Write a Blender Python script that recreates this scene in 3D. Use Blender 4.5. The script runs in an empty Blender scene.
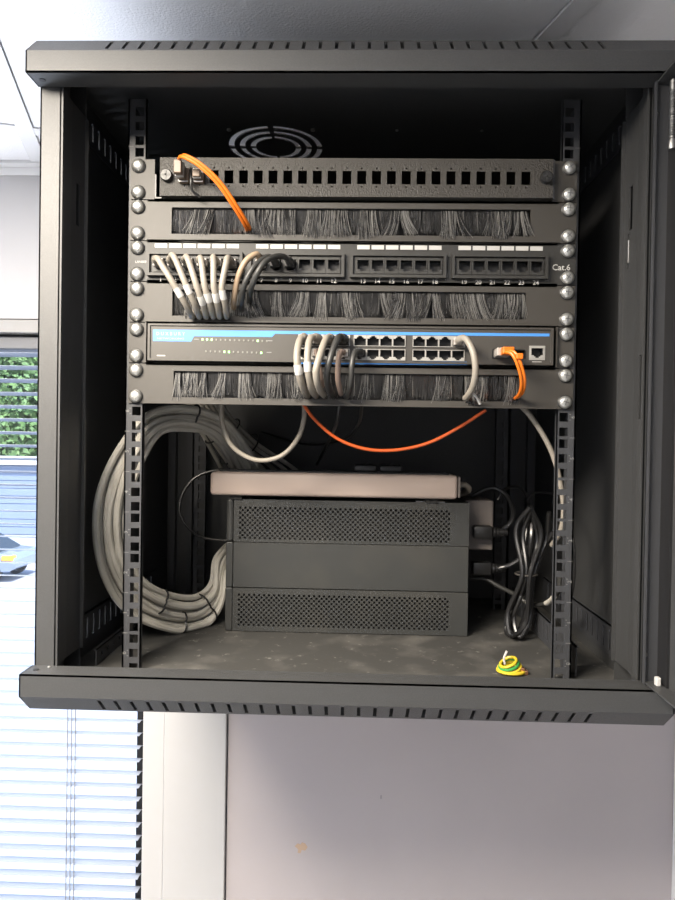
import bpy, bmesh, math, random
from mathutils import Vector, Matrix
random.seed(7)
scene = bpy.context.scene
# all building coordinates are millimetres: x right, y into the wall, z up (0 = upper screw of the top rack panel)
Z0 = 2237.0
def W(x, y, z): return Vector((x/1000, y/1000, (z+Z0)/1000))

# ------------------------------------------------------------------ camera
F, PX, PY = 676.0, 337.5, 450.0
CAM = Vector((8.95, -736.0, -297.65))
YAW, PITCH, ROLL = math.radians(1.5633), math.radians(-0.6495), math.radians(-0.9022)
RM = Matrix.Rotation(YAW, 3, 'Z') @ Matrix.Rotation(PITCH, 3, 'X') @ Matrix.Rotation(ROLL, 3, 'Y')
cam = bpy.data.cameras.new('camera'); cam.sensor_fit = 'VERTICAL'; cam.sensor_height = 36
cam.lens = 36*F/900; cam.clip_start = 0.02; cam.clip_end = 500
camo = bpy.data.objects.new('camera', cam); scene.collection.objects.link(camo)
camo.matrix_world = Matrix.Translation(W(*CAM)) @ (RM @ Matrix.Rotation(math.pi/2, 3, 'X')).to_4x4()
scene.camera = camo
def at(px, py, Y):            # photo pixel -> point on the upright plane y = Y
    d = RM @ Vector(((px-PX)/F, 1, -(py-PY)/F)); t = (Y-CAM.y)/d.y
    return CAM + d*t

# ------------------------------------------------------------------ sky, sun, room lights, exposure
world = bpy.data.worlds.new('sky'); scene.world = world; world.use_nodes = True
nt = world.node_tree; bg = nt.nodes['Background']
sky = nt.nodes.new('ShaderNodeTexSky'); sky.sky_type = 'NISHITA'; sky.sun_disc = False
sky.sun_elevation = math.radians(48); sky.sun_rotation = math.radians(140); sky.air_density = 1.0; sky.dust_density = 1.5
nt.links.new(sky.outputs[0], bg.inputs[0]); bg.inputs[1].default_value = 0.17
def light(name, kind, loc, aim, energy, color, **kw):
    l = bpy.data.lights.new(name, kind); l.energy = energy; l.color = color
    for k, v in kw.items(): setattr(l, k, v)
    o = bpy.data.objects.new(name, l); scene.collection.objects.link(o); o.location = W(*loc)
    o.rotation_euler = (W(*aim)-W(*loc)).to_track_quat('-Z', 'Y').to_euler()
    return o
light('sun_offscreen', 'SUN', (5000, -6000, 9000), (0, 0, 0), 3.2, (1.0, 0.95, 0.88), angle=0.01)
# suspended ceiling grid, turned against the wall; the lamps sit in it in place of tiles
FLOOR, CEIL, WALL = -2237, 163, 405
XL, XR, YB = -2300, 1900, -3600
GP, GQ = Vector((-416.8, 52.4)), Vector((-494.0, 309.5))     # two points on a main bar
GD = (GQ-GP).normalized(); GN = Vector((GD.y, -GD.x)); GO = GP-GN*12
GS = (Vector((-529.2, 262.9))-GO).dot(GD)
def tile_centre(i, j): return GO+GN*(618*i+309)+GD*(GS+600*j+300)
LAMPS = [((-1, -2), 24)]
for (i, j), e in LAMPS:
    c = tile_centre(i, j); l = light('ceiling_lamp_offscreen', 'AREA', (c.x, c.y, CEIL+2), (c.x, c.y, -900), e, (1.0, 0.90, 0.76), shape='RECTANGLE', size=.56, size_y=.56)
    l.rotation_euler = (0, 0, math.atan2(GN.y, GN.x))
# daylight through the part of the window that runs on to the left of the picture
light('window_left_offscreen', 'AREA', (-1390, WALL+18, -720), (-1390, -1000, -720), 30, (.80, .87, 1.0), shape='RECTANGLE', size=1.0, size_y=1.1)
vs = scene.view_settings; vs.view_transform = 'Standard'; vs.look = 'None'; vs.gamma = 1.0; vs.exposure = 1.65; vs.use_curve_mapping = False

# ------------------------------------------------------------------ materials
MATS = {}
def mat(name, col, rough=0.5, metal=0.0, bump=None, var=None, spec=0.5, emit=None, coat=0.0, trans=0.0):
    m = bpy.data.materials.new(name); m.use_nodes = True; t = m.node_tree; b = t.nodes['Principled BSDF']
    b.inputs['Base Color'].default_value = (*col, 1); b.inputs['Roughness'].default_value = rough
    b.inputs['Metallic'].default_value = metal; b.inputs['Specular IOR Level'].default_value = spec
    b.inputs['Coat Weight'].default_value = coat; b.inputs['Transmission Weight'].default_value = trans
    tc = t.nodes.new('ShaderNodeTexCoord')
    if var:                                   # (scale, second colour, low, high)
        n = t.nodes.new('ShaderNodeTexNoise'); n.inputs['Scale'].default_value = var[0]; n.inputs['Detail'].default_value = 6
        r = t.nodes.new('ShaderNodeValToRGB'); r.color_ramp.elements[0].position = var[2]; r.color_ramp.elements[1].position = var[3]
        r.color_ramp.elements[0].color = (*col, 1); r.color_ramp.elements[1].color = (*var[1], 1)
        t.links.new(tc.outputs['Object'], n.inputs['Vector']); t.links.new(n.outputs['Fac'], r.inputs['Fac']); t.links.new(r.outputs['Color'], b.inputs['Base Color'])
    if bump:
        n = t.nodes.new('ShaderNodeTexNoise'); n.inputs['Scale'].default_value = bump[0]; n.inputs['Detail'].default_value = 3
        k = t.nodes.new('ShaderNodeBump'); k.inputs['Strength'].default_value = bump[1]; k.inputs['Distance'].default_value = bump[2] if len(bump) > 2 else 0.001
        t.links.new(tc.outputs['Object'], n.inputs['Vector']); t.links.new(n.outputs['Fac'], k.inputs['Height']); t.links.new(k.outputs['Normal'], b.inputs['Normal'])
    if emit: b.inputs['Emission Color'].default_value = (*emit[0], 1); b.inputs['Emission Strength'].default_value = emit[1]
    MATS[name] = m; return m
M = MATS
mat('cabinet_paint', (.032, .033, .0345), .48, bump=(2600, .35, .0004), var=(900, (.044, .0445, .045), .4, .7))
mat('rail_paint', (.036, .0375, .042), .5, bump=(2400, .2, .0003))
mat('panel_paint', (.037, .0335, .029), .5, bump=(2600, .3, .0003))
mat('panel_dark', (.022, .0215, .020), .5, bump=(2600, .3, .0003))
mat('crinkle_paint', (.033, .030, .0265), .45, bump=(700, .9, .0012))
mat('switch_paint', (.045, .041, .036), .42, bump=(2000, .15, .0002))
mat('black', (.008, .008, .009), .5)
mat('black_plastic', (0.012, 0.012, 0.0126), .38)
mat('bristle', (.04, .04, .042), .25, spec=1.0, coat=.6)
mat('bristle_glint', (.26, .255, .245), .4, spec=.8)  # pale copy of the black bristle, its glints put into the colour
mat('zinc', (.5, .5, .48), .32, .8, bump=(900, .15, .0003))
mat('recess_metal', (.25, .25, .25), .45, 1.0)
mat('steel', (.7, .7, .7), .32, 1.0)
mat('white_print', (.42, .415, .40), .6)
mat('grey_print', (0.18, 0.18, 0.176), .6)
mat('label_white', (0.432, 0.426, 0.414), .5)
mat('print_pale', (.30, .48, .72), .5)
mat('blue_print', (.055, .23, .60), .45)
mat('cord_grey', (.235, .212, .18), .48)
mat('cord_coil', (.50, .48, .43), .5, var=(40, (.42, .40, .355), .4, .65))
mat('cord_midgrey', (.06, .055, .05), .5)
mat('cord_sheath', (.14, .13, .115), .5)
mat('cord_dark', (0.03, 0.03, 0.0288), .45)
mat('cord_beige', (0.3025, 0.22, 0.1485), .5)
mat('cord_pink', (0.286, 0.209, 0.1705), .5)
mat('cord_black', (.014, .014, .015), .3, spec=.7)
mat('cord_orange', (.62, .145, .008), .4)
mat('cord_red_orange', (0.504, 0.084, 0.014), .4)
mat('plug_clear', (0.372, 0.342, 0.312), .25, spec=.7)
mat('fibre_plug', (.13, .09, .06), .4)
mat('ups_plastic', (.026, .0275, .0275), .5, bump=(1800, .35, .0004), var=(14, (0.0378, 0.03699, 0.03375), .45, .75))
mat('strip_white', (0.4588, 0.372, 0.3286), .38)
mat('socket_grey', (.15, .13, .12), .5)
mat('dust_floor', (0.034, 0.0332, 0.0312), .75, var=(16, (0.084, 0.08, 0.074), .5, .72), bump=(300, .2, .0005))
mat('earth_yellow', (0.48, 0.372, 0.024), .4)
mat('earth_green', (0.036, 0.228, 0.054), .4)
mat('copper', (.8, .42, .25), .35, 1.0)
mat('wall_paint', (.45, .41, .415), .85, bump=(160, .12, .001), var=(3.2, (.42, .385, .39), .4, .65))
mat('wall_upper', (.46, .455, .465), .85, bump=(200, .08, .001))
mat('ceiling_tile', (.86, .86, .88), .9, bump=(330, .55, .0015))
mat('white_frame', (.44, .435, .435), .45)
mat('grey_frame', (.30, .295, .29), .5)
mat('white_trim', (.80, .80, .81), .5)
mat('slat_white', (.40, .44, .52), .4)
mat('head_rail', (.18, .185, .20), .5)
mat('chip_tan', (.50, .36, .25), .8)
mat('carpet', (.5, .5, .5), .95, bump=(200, .4, .003))
mat('room_paint', (.55, .54, .53), .85)
mat('paving', (.40, .41, .44), .8, var=(.6, (.31, .33, .37), .35, .7))
mat('asphalt', (.17, .21, .30), .9)
mat('leaf', (.06, .13, .045), .7, var=(3, (.13, .23, .08), .35, .65))
mat('bark', (.12, .09, .07), .9)
mat('clad', (.19, .235, .33), .7)
mat('roof_white', (.5, .5, .52), .6)
mat('car_paint', (.20, .24, .30), .25, coat=.6)
mat('car_glass', (.03, .04, .05), .08)
mat('rubber', (.02, .02, .02), .8)
mat('lamp_orange', (.9, .32, .05), .3)
mat('led_green', (.2, .8, .15), .4, emit=((.35, 1.0, .2), 1.6))
mat('led_off', (0.168, 0.168, 0.152), .4)
mat('lamp_housing', (.8, .8, .8), .5)
def specks(name, scale, lo, hi, col):
    t = M[name].node_tree; b = t.nodes['Principled BSDF']; src = b.inputs['Base Color'].links[0].from_socket
    n = t.nodes.new('ShaderNodeTexNoise'); n.inputs['Scale'].default_value = scale; n.inputs['Detail'].default_value = 8; n.inputs['Roughness'].default_value = .75
    r = t.nodes.new('ShaderNodeValToRGB'); r.color_ramp.elements[0].position = lo; r.color_ramp.elements[1].position = hi
    m = t.nodes.new('ShaderNodeMixRGB'); m.inputs[2].default_value = (*col, 1); tc = next(q for q in t.nodes if q.type == 'TEX_COORD')
    t.links.new(tc.outputs['Object'], n.inputs['Vector']); t.links.new(n.outputs['Fac'], r.inputs['Fac']); t.links.new(r.outputs['Color'], m.inputs[0]); t.links.new(src, m.inputs[1]); t.links.new(m.outputs[0], b.inputs['Base Color'])
specks('dust_floor', 60, .60, .74, (.30, .29, .27)); specks('ups_plastic', 180, .64, .8, (.085, .082, .075))
g = bpy.data.materials.new('window_glass'); g.use_nodes = True; t = g.node_tree; t.nodes.clear()
o_ = t.nodes.new('ShaderNodeOutputMaterial'); mx = t.nodes.new('ShaderNodeMixShader'); tr = t.nodes.new('ShaderNodeBsdfTransparent'); gl = t.nodes.new('ShaderNodeBsdfGlossy')
tr.inputs[0].default_value = (.93, .96, 1, 1); gl.inputs['Roughness'].default_value = .02; mx.inputs[0].default_value = .05
t.links.new(tr.outputs[0], mx.inputs[1]); t.links.new(gl.outputs[0], mx.inputs[2]); t.links.new(mx.outputs[0], o_.inputs[0]); M['window_glass'] = g

# ------------------------------------------------------------------ mesh helpers
ORG = {}
class MB:
    def __init__(s): s.v = []; s.f = []; s.mi = []; s.cur = 0
    def add(s, vs_, fs):
        b = len(s.v); s.v += [tuple(q) for q in vs_]
        for f in fs: s.f.append(tuple(b+i for i in f)); s.mi.append(s.cur)
        return s
    def box(s, x0, x1, y0, y1, z0, z1):
        return s.add([(x, y, z) for x in (x0, x1) for y in (y0, y1) for z in (z0, z1)],
            [(0, 1, 3, 2), (4, 6, 7, 5), (0, 4, 5, 1), (2, 3, 7, 6), (0, 2, 6, 4), (1, 5, 7, 3)])
    def rbox(s, x0, x1, y0, y1, z0, z1, r, seg=2, sel=None):
        bm = bmesh.new(); bmesh.ops.create_cube(bm, size=1)
        for v in bm.verts: v.co = Vector(((x0+x1)/2+v.co.x*(x1-x0), (y0+y1)/2+v.co.y*(y1-y0), (z0+z1)/2+v.co.z*(z1-z0)))
        ed = [e for e in bm.edges if sel is None or sel(e)]
        bmesh.ops.bevel(bm, geom=ed, offset=r, segments=seg, affect='EDGES', profile=.5)
        bm.verts.index_update()
        s.add([v.co for v in bm.verts], [[v.index for v in f.verts] for f in bm.faces]); bm.free(); return s
    def grid(s, us, vs_, hole, w0, w1, fn):
        # slab in (u,v) between w0 and w1 with the cells left out where hole(u,v) is true; fn maps (u,v,w) to x,y,z
        us = sorted(set(us)); vs_ = sorted(set(vs_)); n, m_ = len(us)-1, len(vs_)-1
        sol = [[not hole((us[i]+us[i+1])/2, (vs_[j]+vs_[j+1])/2) for j in range(m_)] for i in range(n)]
        idx = {}; V = []; Fc = []
        def vid(i, j, k):
            q = (i, j, k)
            if q not in idx: idx[q] = len(V); V.append(fn(us[i], vs_[j], (w0, w1)[k]))
            return idx[q]
        S = lambda i, j: 0 <= i < n and 0 <= j < m_ and sol[i][j]
        for i in range(n):
            for j in range(m_):
                if not sol[i][j]: continue
                Fc.append([vid(i, j, 0), vid(i+1, j, 0), vid(i+1, j+1, 0), vid(i, j+1, 0)])
                Fc.append([vid(i, j, 1), vid(i, j+1, 1), vid(i+1, j+1, 1), vid(i+1, j, 1)])
                if not S(i-1, j): Fc.append([vid(i, j, 0), vid(i, j+1, 0), vid(i, j+1, 1), vid(i, j, 1)])
                if not S(i+1, j): Fc.append([vid(i+1, j, 0), vid(i+1, j, 1), vid(i+1, j+1, 1), vid(i+1, j+1, 0)])
                if not S(i, j-1): Fc.append([vid(i, j, 0), vid(i, j, 1), vid(i+1, j, 1), vid(i+1, j, 0)])
                if not S(i, j+1): Fc.append([vid(i, j+1, 0), vid(i+1, j+1, 0), vid(i+1, j+1, 1), vid(i, j+1, 1)])
        return s.add(V, Fc)
    def plate(s, x0, x1, z0, z1, y0, y1, holes=()):     # upright plate facing the room with rectangular holes (x0,x1,z0,z1)
        us = [x0, x1]+[h[0] for h in holes]+[h[1] for h in holes]; vv = [z0, z1]+[h[2] for h in holes]+[h[3] for h in holes]
        return s.grid(us, vv, lambda u, v: any(h[0] < u < h[1] and h[2] < v < h[3] for h in holes), y0, y1, lambda u, v, w: (u, w, v))
    def tube(s, pts, r, n=8, cap=True):
        pts = [Vector(q) for q in pts]; rs = r if isinstance(r, (list, tuple)) else [r]*len(pts)
        T = [(pts[min(i+1, len(pts)-1)]-pts[max(i-1, 0)]).normalized() for i in range(len(pts))]
        up = Vector((0, 0, 1)) if abs(T[0].z) < .9 else Vector((1, 0, 0)); a = (up-T[0]*up.dot(T[0])).normalized()
        V = []; Fc = []
        for i, p in enumerate(pts):
            a = (a-T[i]*a.dot(T[i])).normalized(); b = T[i].cross(a)
            for k in range(n): th = 2*math.pi*k/n; V.append(p+(a*math.cos(th)+b*math.sin(th))*rs[i])
        for i in range(len(pts)-1):
            for k in range(n): Fc.append((i*n+k, i*n+(k+1) % n, (i+1)*n+(k+1) % n, (i+1)*n+k))
        if cap: Fc.append(tuple(range(n))[::-1]); Fc.append(tuple((len(pts)-1)*n+k for k in range(n)))
        return s.add(V, Fc)
    def lathe(s, prof, axis, c, n=16):        # prof: (radius, offset along axis)
        V = []; Fc = []; c = Vector(c)
        A, B, D = {'y': (Vector((1, 0, 0)), Vector((0, 0, 1)), Vector((0, 1, 0))), 'z': (Vector((1, 0, 0)), Vector((0, 1, 0)), Vector((0, 0, 1))), 'x': (Vector((0, 1, 0)), Vector((0, 0, 1)), Vector((1, 0, 0)))}[axis]
        for r, h in prof:
            for k in range(n): th = 2*math.pi*k/n; V.append(c+(A*math.cos(th)+B*math.sin(th))*r+D*h)
        for i in range(len(prof)-1):
            for k in range(n): Fc.append((i*n+k, i*n+(k+1) % n, (i+1)*n+(k+1) % n, (i+1)*n+k))
        Fc.append(tuple(range(n))); Fc.append(tuple((len(prof)-1)*n+k for k in range(n)))
        return s.add(V, Fc)
    def build(s, name, mats, parent=None, smooth=False, origin=None):
        if not isinstance(mats, (list, tuple)): mats = [mats]
        xs, ys, zs = zip(*s.v)
        if origin is None: origin = W((min(xs)+max(xs))/2, (min(ys)+max(ys))/2, min(zs) if parent is None else (min(zs)+max(zs))/2)
        me = bpy.data.meshes.new(name); me.from_pydata([W(*q)-origin for q in s.v], [], s.f)
        for q in mats: me.materials.append(M[q])
        for p, i in zip(me.polygons, s.mi): p.material_index = i
        bm = bmesh.new(); bm.from_mesh(me); bmesh.ops.recalc_face_normals(bm, faces=bm.faces); bm.to_mesh(me); bm.free()
        if smooth:
            for p in me.polygons: p.use_smooth = True
            me.set_sharp_from_angle(angle=math.radians(42))
        return place(name, me, origin, parent)
def place(name, data, origin, parent=None):
    o = bpy.data.objects.new(name, data); scene.collection.objects.link(o); ORG[o] = Vector(origin)
    o.location = origin
    if parent: o.parent = parent; o.location = Vector(origin)-ORG[parent]
    return o
def tag(o, label, cat, group=None):
    o['label'] = label; o['category'] = cat
    if group: o['group'] = group
    return o
def struct(o, label=None):
    o['kind'] = 'structure'
    if label: o['label'] = label
    return o
def thing(name, label, cat, loc, group=None): return tag(place(name, None, W(*loc)), label, cat, group)
def spline(pts, step=4.0):
    pts = [Vector(q) for q in pts]; P = [pts[0]*2-pts[1]]+pts+[pts[-1]*2-pts[-2]]; out = []
    for i in range(1, len(P)-2):
        p0, p1, p2, p3 = P[i-1:i+3]; n = max(2, int((p2-p1).length/step))
        for k in range(n):
            u = k/n; out.append(.5*((2*p1)+(p2-p0)*u+(2*p0-5*p1+4*p2-p3)*u*u+(3*p1-p0-3*p2+p3)*u**3))
    return out+[pts[-1]]
def text(s, name, x, z, Y, size, m, parent, rot=0.0, align='CENTER', sx=1.0):
    c = bpy.data.curves.new('print', 'FONT'); c.body = s; c.size = size/1000; c.align_x = align; c.align_y = 'CENTER'; c.extrude = 0.00004; c.offset = size/1000*.008; c.resolution_u = 2
    tmp = bpy.data.objects.new('print', c); scene.collection.objects.link(tmp)
    dg = bpy.context.evaluated_depsgraph_get(); me = bpy.data.meshes.new_from_object(tmp.evaluated_get(dg)); bpy.data.objects.remove(tmp)
    me.materials.clear(); me.materials.append(M[m])
    me.transform(Matrix.Rotation(rot, 4, 'Y') @ Matrix.Rotation(math.pi/2, 4, 'X') @ Matrix.Diagonal((sx, 1, 1, 1)))
    return place(name, me, W(x, Y, z), parent)

# ------------------------------------------------------------------ the room
struct(MB().box(XL, XR, YB, WALL+150, FLOOR-40, FLOOR).build('floor', 'carpet'), 'grey carpeted floor of the room')
wb = struct(MB().box(-201, XR, WALL, WALL+150, FLOOR, CEIL+80).build('wall_back', 'wall_paint'), 'mauve grey painted wall behind the cabinet')
MB().box(XL, -201, WALL, WALL+150, -95, CEIL+80).build('wall_piece', 'wall_upper', wb)
MB().box(XL, -201, WALL, WALL+150, FLOOR, -1330).build('wall_piece', 'wall_upper', wb)
c0 = at(300, 848, WALL); V = []
for k, (dx, dz) in enumerate([(-9, 3), (-4, 8), (1, 6), (3, 10), (9, 8), (13, 2), (9, -4), (3, -3), (1, -9), (-4, -8), (-3, -2)]): V.append((c0.x+dx, dz+c0.z))
m = MB(); n = len(V); m.add([(x, WALL-.6, z) for x, z in V]+[(x, WALL+1, z) for x, z in V], [tuple(range(n))]+[(i, (i+1) % n, n+(i+1) % n, n+i) for i in range(n)])
m.build('paint_chip', 'chip_tan', wb)
c0 = at(381, 797, WALL); MB().box(c0.x-.8, c0.x+.8, WALL-.6, WALL+1, c0.z-3, c0.z+3).build('paint_chip', 'recess_metal', wb)
struct(MB().box(XL-100, XL, YB, WALL+150, FLOOR, CEIL+80).build('wall_left', 'room_paint'), 'plain side wall of the room')
struct(MB().box(XR, XR+100, YB, WALL+150, FLOOR, CEIL+80).build('wall_right', 'room_paint'), 'plain side wall of the room')
struct(MB().box(XL, XR, YB-100, YB, FLOOR, CEIL+80).build('wall_front', 'room_paint'), 'plain wall facing the cabinet')
ce = struct(MB().box(XL, XR, YB, WALL+150, CEIL+9, CEIL+60).build('ceiling', 'grey_frame'), 'suspended ceiling of white textured tiles')
def clip(poly, x0, x1, y0, y1):
    for ax, lim, sg in ((0, x0, 1), (0, x1, -1), (1, y0, 1), (1, y1, -1)):
        out = []
        for i in range(len(poly)):
            a, b = poly[i], poly[(i+1) % len(poly)]; da, db = (a[ax]-lim)*sg, (b[ax]-lim)*sg
            if da >= 0: out.append(a)
            if da*db < 0: u = da/(da-db); out.append(a+(b-a)*u)
        poly = out
        if len(poly) < 3: return []
    return poly
def slab(poly, z0, z1, name, m_, parent):
    n = len(poly); m = MB().add([(q.x, q.y, z0) for q in poly]+[(q.x, q.y, z1) for q in poly], [tuple(range(n)), tuple(range(2*n-1, n-1, -1))]+[(i, (i+1) % n, n+(i+1) % n, n+i) for i in range(n)])
    return m.build(name, m_, parent)
cx0, cx1, cy0, cy1 = XL, XR, YB, WALL-22
lamp_at = [q[0] for q in LAMPS]
for i in range(-5, 6):
    for j in range(-8, 4):
        if (i, j) in lamp_at: continue
        a = GO+GN*(618*i+13.5)+GD*(GS+600*j+13.5); b = GN*591; c = GD*573
        pl = clip([a, a+b, a+b+c, a+c], cx0, cx1, cy0, cy1)
        if pl: slab(pl, CEIL+2.5, CEIL+9, 'ceiling_tile', 'ceiling_tile', ce)
for i in range(-5, 7):
    a = GO+GN*(618*i-12)-GD*6000; pl = clip([a, a+GN*24, a+GN*24+GD*9000, a+GD*9000], cx0, cx1, cy0, cy1)
    if pl: slab(pl, CEIL, CEIL+9, 'main_bar', 'white_trim', ce)
    for j in range(-8, 4):
        a = GO+GN*(618*i+12)+GD*(GS+600*j-12); pl = clip([a, a+GN*594, a+GN*594+GD*24, a+GD*24], cx0, cx1, cy0, cy1)
        if pl: slab(pl, CEIL+.4, CEIL+9, 'cross_bar', 'white_trim', ce)
MB().box(XL, XR, WALL-20, WALL, CEIL-2, CEIL+9).box(XL, XR, WALL-3, WALL, CEIL-15, CEIL-2).build('wall_angle', 'white_trim', ce)

# window: frame, pane, posts
wn = struct(MB().box(-1900, -346, WALL+95, WALL+135, -1330, -1290).box(-1900, -346, WALL+95, WALL+135, -136, -118).box(-1900, -1850, WALL+95, WALL+135, -1290, -136).box(-356, -346, WALL+95, WALL+135, -1290, -136).build('window_1', 'grey_frame'), 'window with a white blind beside the cabinet')
MB().box(-1850, -356, WALL+112, WALL+116, -1290, -136).build('pane', 'window_glass', wn)
MB().box(XL, -1900, WALL, WALL+150, -1330, -95).build('wall_piece', 'wall_upper', wb)
MB().box(-1900, -346, WALL+2, WALL+120, -118, -96.5).build('frame_head', 'grey_frame', wn)
MB().box(-374, -346.2, WALL+52, WALL+95, -1290, -118).box(-1900, -356, WALL+60, WALL+95, -141, -118).build('frame_gasket', 'black_plastic', wn)
MB().box(-1900, -346, WALL-25, WALL+95, -1345, -1330).build('window_sill', 'white_frame', wn)
struct(MB().rbox(-346, -309.5, WALL-4, WALL+150, FLOOR, -96, 1.2).build('trim_1', 'white_frame'), 'white window post')
struct(MB().rbox(-308.5, -203, WALL-8, WALL+150, FLOOR, -96, 1.5).build('trim_2', 'white_frame'), 'white boxed post between window and wall')
# blind: each slat a part
SY = WALL+38
SL, SR = -1880, at(140.5, 800, SY).x
bl = thing('venetian_blind', 'pale blue white horizontal slat blind hanging in the window', 'blind', ((SL+SR)/2, SY, -1290))
MB().rbox(SL, SR, SY-14, SY+14, -143, -122, 1.5).build('head_rail', 'head_rail', bl)
slat = MB(); prof = [(-12.5, 0), (-6, 1.2), (0, 1.7), (6, 1.2), (12.5, 0)]; tl = math.radians(-11)
V = []; Fc = []
for xx in (SL, SR):
    for dz in (0, .5):
        for (y, z) in prof: V.append((xx, SY+y*math.cos(tl)-z*math.sin(tl), y*math.sin(tl)+z*math.cos(tl)+dz))
for i in range(4):
    Fc += [(i, i+1, 11+i, 10+i), (5+i, 15+i, 16+i, 6+i)]
Fc += [(0, 10, 15, 5), (4, 9, 19, 14), (0, 1, 6, 5), (1, 2, 7, 6), (2, 3, 8, 7), (3, 4, 9, 8), (10, 15, 16, 11), (11, 16, 17, 12), (12, 17, 18, 13), (13, 18, 19, 14)]
slat.add(V, Fc); s0o = slat.build('slat', 'slat_white', bl, True); z = -152.0; s0w = ORG[s0o].copy(); k = 0
while z > -1285:
    o = W(0, 0, z); o = Vector((s0w.x, s0w.y, o.z))
    if k == 0: s0o.location = o-ORG[bl]
    else: place('slat', s0o.data, o, bl)
    z -= 23.0; k += 1
for xx in [at(p_, 800, SY-13).x for p_ in (66.8, 70.8, 74.6)]+[-1100, -1107, -1114, -1600, -1607, -1614]:
    MB().tube([(xx, SY-13, -140), (xx, SY-13, -1288)], .8, 5).build('ladder_cord', 'head_rail', bl)
MB().rbox(SL, SR, SY-12, SY+12, -1296, -1286, 2).build('bottom_rail', 'slat_white', bl)
tr_ = tag(MB().rbox(549, 600, WALL-40, WALL-.2, FLOOR, -570, 2).build('cable_trunking', 'white_trim'), 'white vertical cable trunking on the wall below the cabinet door', 'trunking')
for (i, j), e in LAMPS:
    c = tile_centre(i, j); lb = {(-1, -2): 'square panel lamp in the ceiling close before the cabinet', (-2, -5): 'square panel lamp in the ceiling near the side window', (2, -5): 'square panel lamp in the ceiling at the far side of the room'}[(i, j)]
    fx = thing('ceiling_light', lb, 'ceiling light', (c.x, c.y, CEIL+3), 'ceiling panel lamps')
    sq = lambda h: [c+GN*a+GD*b for a, b in ((-h, -h), (h, -h), (h, h), (-h, h))]
    slab(sq(286), CEIL+6, CEIL+9, 'housing', 'lamp_housing', fx); slab(sq(281), CEIL+4, CEIL+6, 'diffuser', 'lamp_housing', fx)
# ------------------------------------------------------------------ outside the window (ground 4.5 m below the eye)
GZ = -4800
gnd_o = struct(MB().box(-60000, 30000, -20000, 90000, GZ-200, GZ).build('ground', 'paving'), 'pale paved yard outside the window')
gx0, gx1, gy, gh = -26000, -9000, 30000, GZ+3250
gr = thing('garage', 'long blue grey clad garage with white roof beyond the yard', 'garage', ((gx0+gx1)/2, gy, GZ))
MB().box(gx0, gx1, gy, gy+7000, GZ, gh).build('wall', 'clad', gr)
b0 = None
for k in range(9):
    z0 = GZ+40+k*355; q = W((gx0+gx1)/2, gy-30, z0+165)
    if b0 is None: b0 = MB().box(gx0, gx1, gy-60, gy, z0, z0+325).build('board', 'clad', gr)
    else: place('board', b0.data, W((gx0+gx1)/2, gy-30, z0+162.5), gr)
MB().box(gx0-300, gx1+300, gy-400, gy+7400, gh, gh+180).build('roof', 'roof_white', gr)
def tree(x, y, h, r, label, seed):
    rnd = random.Random(seed); t_ = thing('tree', label, 'tree', (x, y, GZ), 'trees beyond the garage')
    MB().tube([(x, y, GZ), (x+100, y, GZ+h*.3), (x, y+80, GZ+h*.6)], [260, 200, 120], 8).build('trunk', 'bark', t_, True)
    m = MB()
    for k in range(6500):
        while True:
            d = Vector((rnd.uniform(-1, 1), rnd.uniform(-1, 1), rnd.uniform(-1, 1)))
            if .25 < d.length < 1: break
        d *= (1+.18*math.sin(5*d.x+seed)*math.cos(4*d.z))
        c = Vector((x, y, GZ+h*.56))+Vector((d.x*r, d.y*r, d.z*h*.46)); a = Vector((rnd.gauss(0, 1), rnd.gauss(0, 1), rnd.gauss(0, 1))).normalized(); b = a.orthogonal().normalized()
        s_ = rnd.uniform(180, 330); m.add([c-a*s_, c+b*s_*.55, c+a*s_, c-b*s_*.55], [(0, 1, 2, 3)])
    m.build('foliage', 'leaf', t_)
for k, (px, y, h, r, lb) in enumerate([(6, 40500, 11500, 2900, 'broad green tree behind the middle of the garage'), (34, 47500, 13200, 3000, 'tallest green tree behind the garage roof'), (-95, 45500, 12000, 3600, 'bushy green tree left of the tall tree'), (130, 41500, 10800, 3200, 'leafy green tree toward the near end of the garage'), (150, 50500, 12800, 3600, 'rounded green tree far behind the garage end')]): tree(at(px, 420, y).x, y, h, r, lb, k+3)
# parked car: lofted body, glasshouse, wheels
cx, cy = -12500, 20500
ca = thing('parked_car', 'grey parked car with orange lamp in the yard outside', 'car', (cx, cy, GZ))
sec = [(-2150, 480, 700), (-2050, 380, 860), (-1300, 330, 950), (0, 320, 960), (1200, 330, 960), (1950, 380, 900), (2120, 480, 720)]
m = MB(); V = []; Fc = []
for (x, z0, z1) in sec:
    for (y, z) in ((-820, z0), (-860, (z0+z1)/2), (-800, z1), (800, z1), (860, (z0+z1)/2), (820, z0)): V.append((cx+x, cy+y, GZ+z))
for i in range(len(sec)-1):
    for k in range(6): Fc.append((i*6+k, i*6+(k+1) % 6, (i+1)*6+(k+1) % 6, (i+1)*6+k))
Fc += [tuple(range(6)), tuple(len(V)-6+k for k in range(6))]
m.add(V, Fc).build('body', 'car_paint', ca)
m = MB(); m.add([(cx+x, cy+y*s_, GZ+z) for (x, z, y) in ((-1350, 940, 760), (-700, 1450, 600), (700, 1470, 600), (1500, 950, 760)) for s_ in (-1, 1)], [(0, 2, 3, 1), (2, 4, 5, 3), (4, 6, 7, 5), (0, 6, 4, 2), (1, 3, 5, 7), (0, 1, 7, 6)]).build('glasshouse', 'car_glass', ca)
MB().rbox(cx-700, cx+720, cy-620, cy+620, GZ+1450, GZ+1500, 20).build('roof', 'car_paint', ca)
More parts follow.
